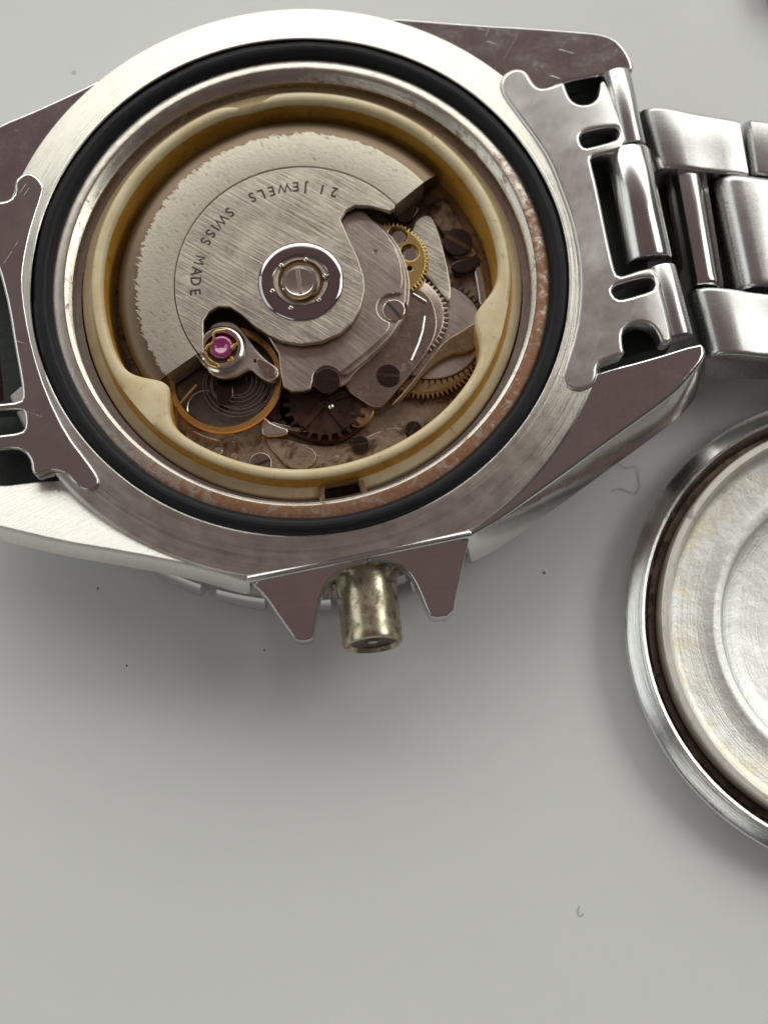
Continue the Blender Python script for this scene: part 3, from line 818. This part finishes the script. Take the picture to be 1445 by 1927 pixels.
# ---- rusted wheel at the bottom with teeth, pivot, cocks
c = P(612, 752, 5.7)
prism('escape_wheel', gear(c.x, c.y, 2.75, 24, 0.42), 5.35, 5.6, 'rust', W, 0.05, label='wheel clogged with dark brown rust')
for q in range(5):
    a = 2 * pi * q / 5 + 0.3
    prism('spoke', [(c.x + 0.3 * cos(a + 1.2), c.y + 0.3 * sin(a + 1.2)), (c.x + 2.3 * cos(a + .08), c.y + 2.3 * sin(a + .08)), (c.x + 2.3 * cos(a - .08), c.y + 2.3 * sin(a - .08)), (c.x + 0.3 * cos(a - 1.2), c.y + 0.3 * sin(a - 1.2))], 5.55, 5.72, 'rust', bpy.data.objects['escape_wheel'], 0.04)
pv = P(623, 764, 5.9)
lathe('pivot', [(0.18, 5.6), (0.17, 5.85), (0.08, 5.92), (0, 5.93)], 'screw', W, n=16, c=(pv.x, pv.y))
c2 = P(560, 770, 5.35)
prism('rusted_wheel', gear(c2.x, c2.y, 1.5, 16, 0.3), 5.0, 5.3, 'rust', W, 0.05)
prism('rusted_cock', chaikin(PP([(640, 708), (660, 722), (700, 752), (707, 775), (690, 800), (668, 806), (650, 790), (662, 765), (640, 740)], 5.5), 1), 5.0, 5.5, 'stain' if 'stain' in M else 'barrel', W, 0.1)
pv = P(664, 782, 5.55)
lathe('pivot', [(0.22, 5.4), (0.2, 5.6), (0, 5.62)], 'dark', W, n=16, c=(pv.x, pv.y))
prism('pallet_cock', chaikin(PP([(490, 806), (492, 782), (497, 778), (504, 790), (525, 800), (545, 806), (540, 820), (495, 822)], 5.5), 1), 4.9, 5.5, 'bridge', W, 0.15, label='small silver finger beside the balance')
prism('pallet_cock', chaikin(PP([(505, 790), (530, 798), (580, 806), (584, 812), (560, 812), (520, 804)], 5.4), 1), 5.1, 5.35, 'bridge2', W, 0.06)
prism('lower_plate', chaikin(PP([(348, 800), (400, 826), (450, 828), (476, 840), (492, 832), (492, 812), (520, 826), (600, 838), (650, 836), (700, 815), (740, 800), (770, 810), (760, 850), (690, 890), (560, 905), (430, 890), (350, 840)], 5.0), 1), 4.7, 5.0, 'plate', W, 0.12)
prism('lower_plate_step', chaikin(PP([(502, 822), (560, 830), (598, 850), (592, 874), (572, 885), (540, 880), (526, 862), (506, 842)], 5.15), 1), 5.0, 5.16, 'plate', W, 0.06)
screw('plate_screw', 678, 836, 5.2, 0.62, 'dark', W, radians(10), 0.25, 'rust', label='dark screw near the bottom wall')
screw('plate_screw', 778, 806, 5.1, 0.55, 'dark', W, radians(60), 0.25, 'rust')
screw('plate_screw', 490, 872, 5.12, 0.75, 'bridge2', W, radians(20), 0.2, 'rust')
for px, py, r_ in ((556, 868, 0.30), (410, 848, 0.34), (440, 858, 0.26), (632, 862, 0.22)):
    q = P(px, py, 5.1)
    lathe('pin', [(r_, 4.9), (r_, 5.08), (r_ * .7, 5.16), (0, 5.17)], 'bridge', W, n=20, c=(q.x, q.y))

# ---- balance: gold rim, spoke, hairspring, cock, jewel setting
ZA = 5.95
bc = P(424, 712, ZA)
bal = lathe('balance_wheel', [(3.62, ZA - 0.4), (3.68, ZA - 0.1), (3.60, ZA), (3.28, ZA), (3.20, ZA - 0.1), (3.24, ZA - 0.4)], 'balance', W, n=120, c=(bc.x, bc.y), closed=True)
rc = P(424, 712, 5.2)
prism('balance_recess', circle(rc.x, rc.y, 3.3, 64), 4.8, 5.15, 'recess', W, 0.1)  # dark disc added, shade under the balance put into its colour
hs = P(446, 716, 5.7)
pts = []
for i in range(420):
    a = i / 420 * 2 * pi * 7
    r = 0.6 + 1.75 * (i / 420) ** 0.8 + 0.05 * sin(a * 0.37) + 0.04 * sin(a * 1.7)
    pts.append((hs.x + 0.12 * (i / 420) + r * cos(a), hs.y - 0.2 * (i / 420) + r * sin(a) * 0.96, 5.62 + 0.10 * sin(a + 1.0)))
tube('hairspring', pts, 0.028, 'wheel', W, 6, flat=2.0)
prism('lower_jewel_cap', circle(*PP([(385, 772)], 5.1)[0], 1.15, 40), 4.8, 5.1, 'dark', W, 0.15)
tube('cap_ring', [(*PP([(385, 772)], 5.1)[0], 5.12)] and [(x, y, 5.1) for x, y in circle(*PP([(388, 768)], 5.1)[0], 1.2, 30, radians(80), radians(200))], 0.07, 'screw', W)
prism('balance_stem', PP([(408, 712), (440, 712), (441, 745), (428, 765), (407, 762), (402, 735)], 5.6), 5.0, 5.6, 'dark', W, 0.15)
ZC = 6.75
ck = [(385, 640), (392, 615), (410, 603), (438, 604), (456, 618), (470, 640), (488, 664), (508, 682), (523, 690), (527, 705), (514, 720), (500, 716), (484, 706), (472, 694), (462, 698), (448, 707), (424, 713), (402, 708), (388, 694), (382, 668)]
prism('balance_cock', chaikin(PP(ck, ZC), 2), ZC - 0.5, ZC, 'bridge', W, 0.12, sharp=30)
prism('stud_plate', chaikin(PP([(484, 672), (508, 684), (520, 694), (518, 708), (505, 712), (492, 700), (482, 686)], ZC + 0.06), 1), ZC, ZC + 0.08, 'bridge2', W, 0.03)
q = P(481, 679, ZC)
lathe('dot_hole', [(0.13, ZC + 0.012), (0, ZC + 0.012)], 'dark', W, n=16, c=(q.x, q.y))
jc = P(417, 655, ZC + 0.3)
js = lathe('jewel_setting', [(1.58, ZC - 0.2), (1.58, ZC + 0.12), (1.45, ZC + 0.22), (1.40, ZC + 0.40), (1.28, ZC + 0.46), (1.06, ZC + 0.44), (0.98, ZC + 0.30), (0.96, ZC + 0.12), (0, ZC + 0.10)], ['screw', 'bronze'], W, n=80, c=(jc.x, jc.y), sharp=25, fm=[0, 0, 0, 0, 0, 0, 1, 1])
jj = P(416, 652, ZC + 0.4)
lathe('jewel', [(0.76, ZC + 0.08), (0.76, ZC + 0.34), (0.66, ZC + 0.44), (0.44, ZC + 0.46), (0.34, ZC + 0.38), (0, ZC + 0.34)], 'ruby', js, n=48, c=(jj.x, jj.y), sharp=50)
zz = ZC + 0.5
tube('shock_spring', [P(*q_, zz) for q_ in ((387, 659), (391, 651), (401, 645), (403, 637), (402, 627), (408, 623), (425, 621))], 0.09, 'gold', js, 8, flat=0.6)
tube('shock_spring', [P(*q_, zz) for q_ in ((436, 657), (441, 650), (449, 645), (448, 638), (445, 635))], 0.10, 'gold', js, 8, flat=0.6)
tube('shock_spring', [P(*q_, zz) for q_ in ((387, 662), (390, 672), (399, 681), (409, 686), (411, 690), (407, 693), (398, 690), (389, 684), (385, 677))], 0.08, 'gold', js, 8, flat=0.6)
tube('shock_spring', [P(*q_, zz) for q_ in ((430, 680), (436, 676), (435, 671))], 0.10, 'gold', js, 8, flat=0.6)
tube('balance_spoke_rod', [P(332, 766, ZA), P(370, 724, ZA)], 0.11, 'gold', W)

# ================================================================== the loose case back
BC = (36.296, -21.406)
B = thing('case_back', 'round steel screw-down case back lying hollow side up, cut off by the right picture edge', 'watch back', (BC[0], BC[1], 0))
lathe('flange', [(12.0, 0.15), (14.6, 0.2), (15.35, 0.8), (15.58, 1.4), (15.64, 1.8), (15.60, 1.95), (15.52, 2.05), (15.2, 2.24), (14.85, 2.46), (14.6, 2.58), (14.42, 2.52)], 'backrim', B, sharp=28)
lathe('gasket_channel', [(14.42, 2.52), (14.30, 2.25), (14.08, 1.9), (13.98, 1.3), (13.56, 1.25), (13.54, 1.6)], ['inside', 'groove'], B, sharp=50, fm=[0, 0, 1, 1, 1])
lathe('thread_collar', [(13.54, 1.3), (13.52, 2.95), (13.46, 3.10), (13.36, 3.16), (13.05, 3.16), (12.92, 3.08), (12.82, 2.6), (12.74, 2.0)], 'collar', B, sharp=28)
lathe('dish', [(12.74, 2.02), (12.6, 1.88), (12.2, 1.80), (11.0, 1.68), (10.2, 1.62), (10.0, 1.70), (9.8, 1.72), (9.62, 1.62), (9.40, 1.60), (9.28, 1.50), (9.22, 1.30)], 'dish', B, sharp=40)
lathe('centre_panel', [(9.22, 1.32), (9.1, 1.2), (8, 0.98), (6, 0.68), (3, 0.42), (0, 0.35)], 'dish', B, sharp=40)

# ================================================================== small litter on the card
hp = [(1156, 862), (1163, 874), (1174, 882), (1184, 880), (1192, 876), (1200, 885), (1200, 900), (1203, 915), (1196, 929), (1182, 926), (1170, 920), (1158, 921), (1149, 924)]
hpw = [(*PP([q], 0.06)[0], 0.06 + 0.04 * (i % 3)) for i, q in enumerate(hp)]
hair = tube('hair', hpw, 0.015, 'hair', None, 5)
hair['label'] = 'fine curled hair lying on the white card between watch and case back'; hair['category'] = 'hair'
for px, py, r_, lab in ((1023, 1078, 0.09, 'tiny black speck on the card below the lower right lug'), (140, 137, 0.10, 'faint grey speck on the card above the upper left lug'), (185, 1107, 0.07, 'speck in the shadow under the lower left lug'), (239, 1253, 0.06, 'dark speck on the bare card below the watch, left of the crown'), (498, 1223, 0.06, 'small dark speck beside the left crown guard')):
    q = P(px, py, 0)
    V = [(q.x + r_ * (0.8 + 0.4 * random.random()) * cos(2 * pi * i / 7), q.y + r_ * 1.3 * (0.8 + 0.4 * random.random()) * sin(2 * pi * i / 7), 0.005) for i in range(7)] + [(q.x, q.y, r_ * 0.7)]
    o = mesh('dust_speck', V, [(i, (i + 1) % 7, 7) for i in range(7)] + [tuple(range(6, -1, -1))], 'hair')
    o['label'] = lab; o['category'] = 'speck'; o['group'] = 'dust specks on the card'

fb = tube('fibre', [(*PP([q], 0.05)[0], 0.05) for q in ((1090, 1705), (1086, 1712), (1088, 1722), (1094, 1724), (1097, 1718))], 0.013, 'hair', None, 5)
fb['label'] = 'tiny hooked fibre alone near the bottom of the white card'; fb['category'] = 'fibre'
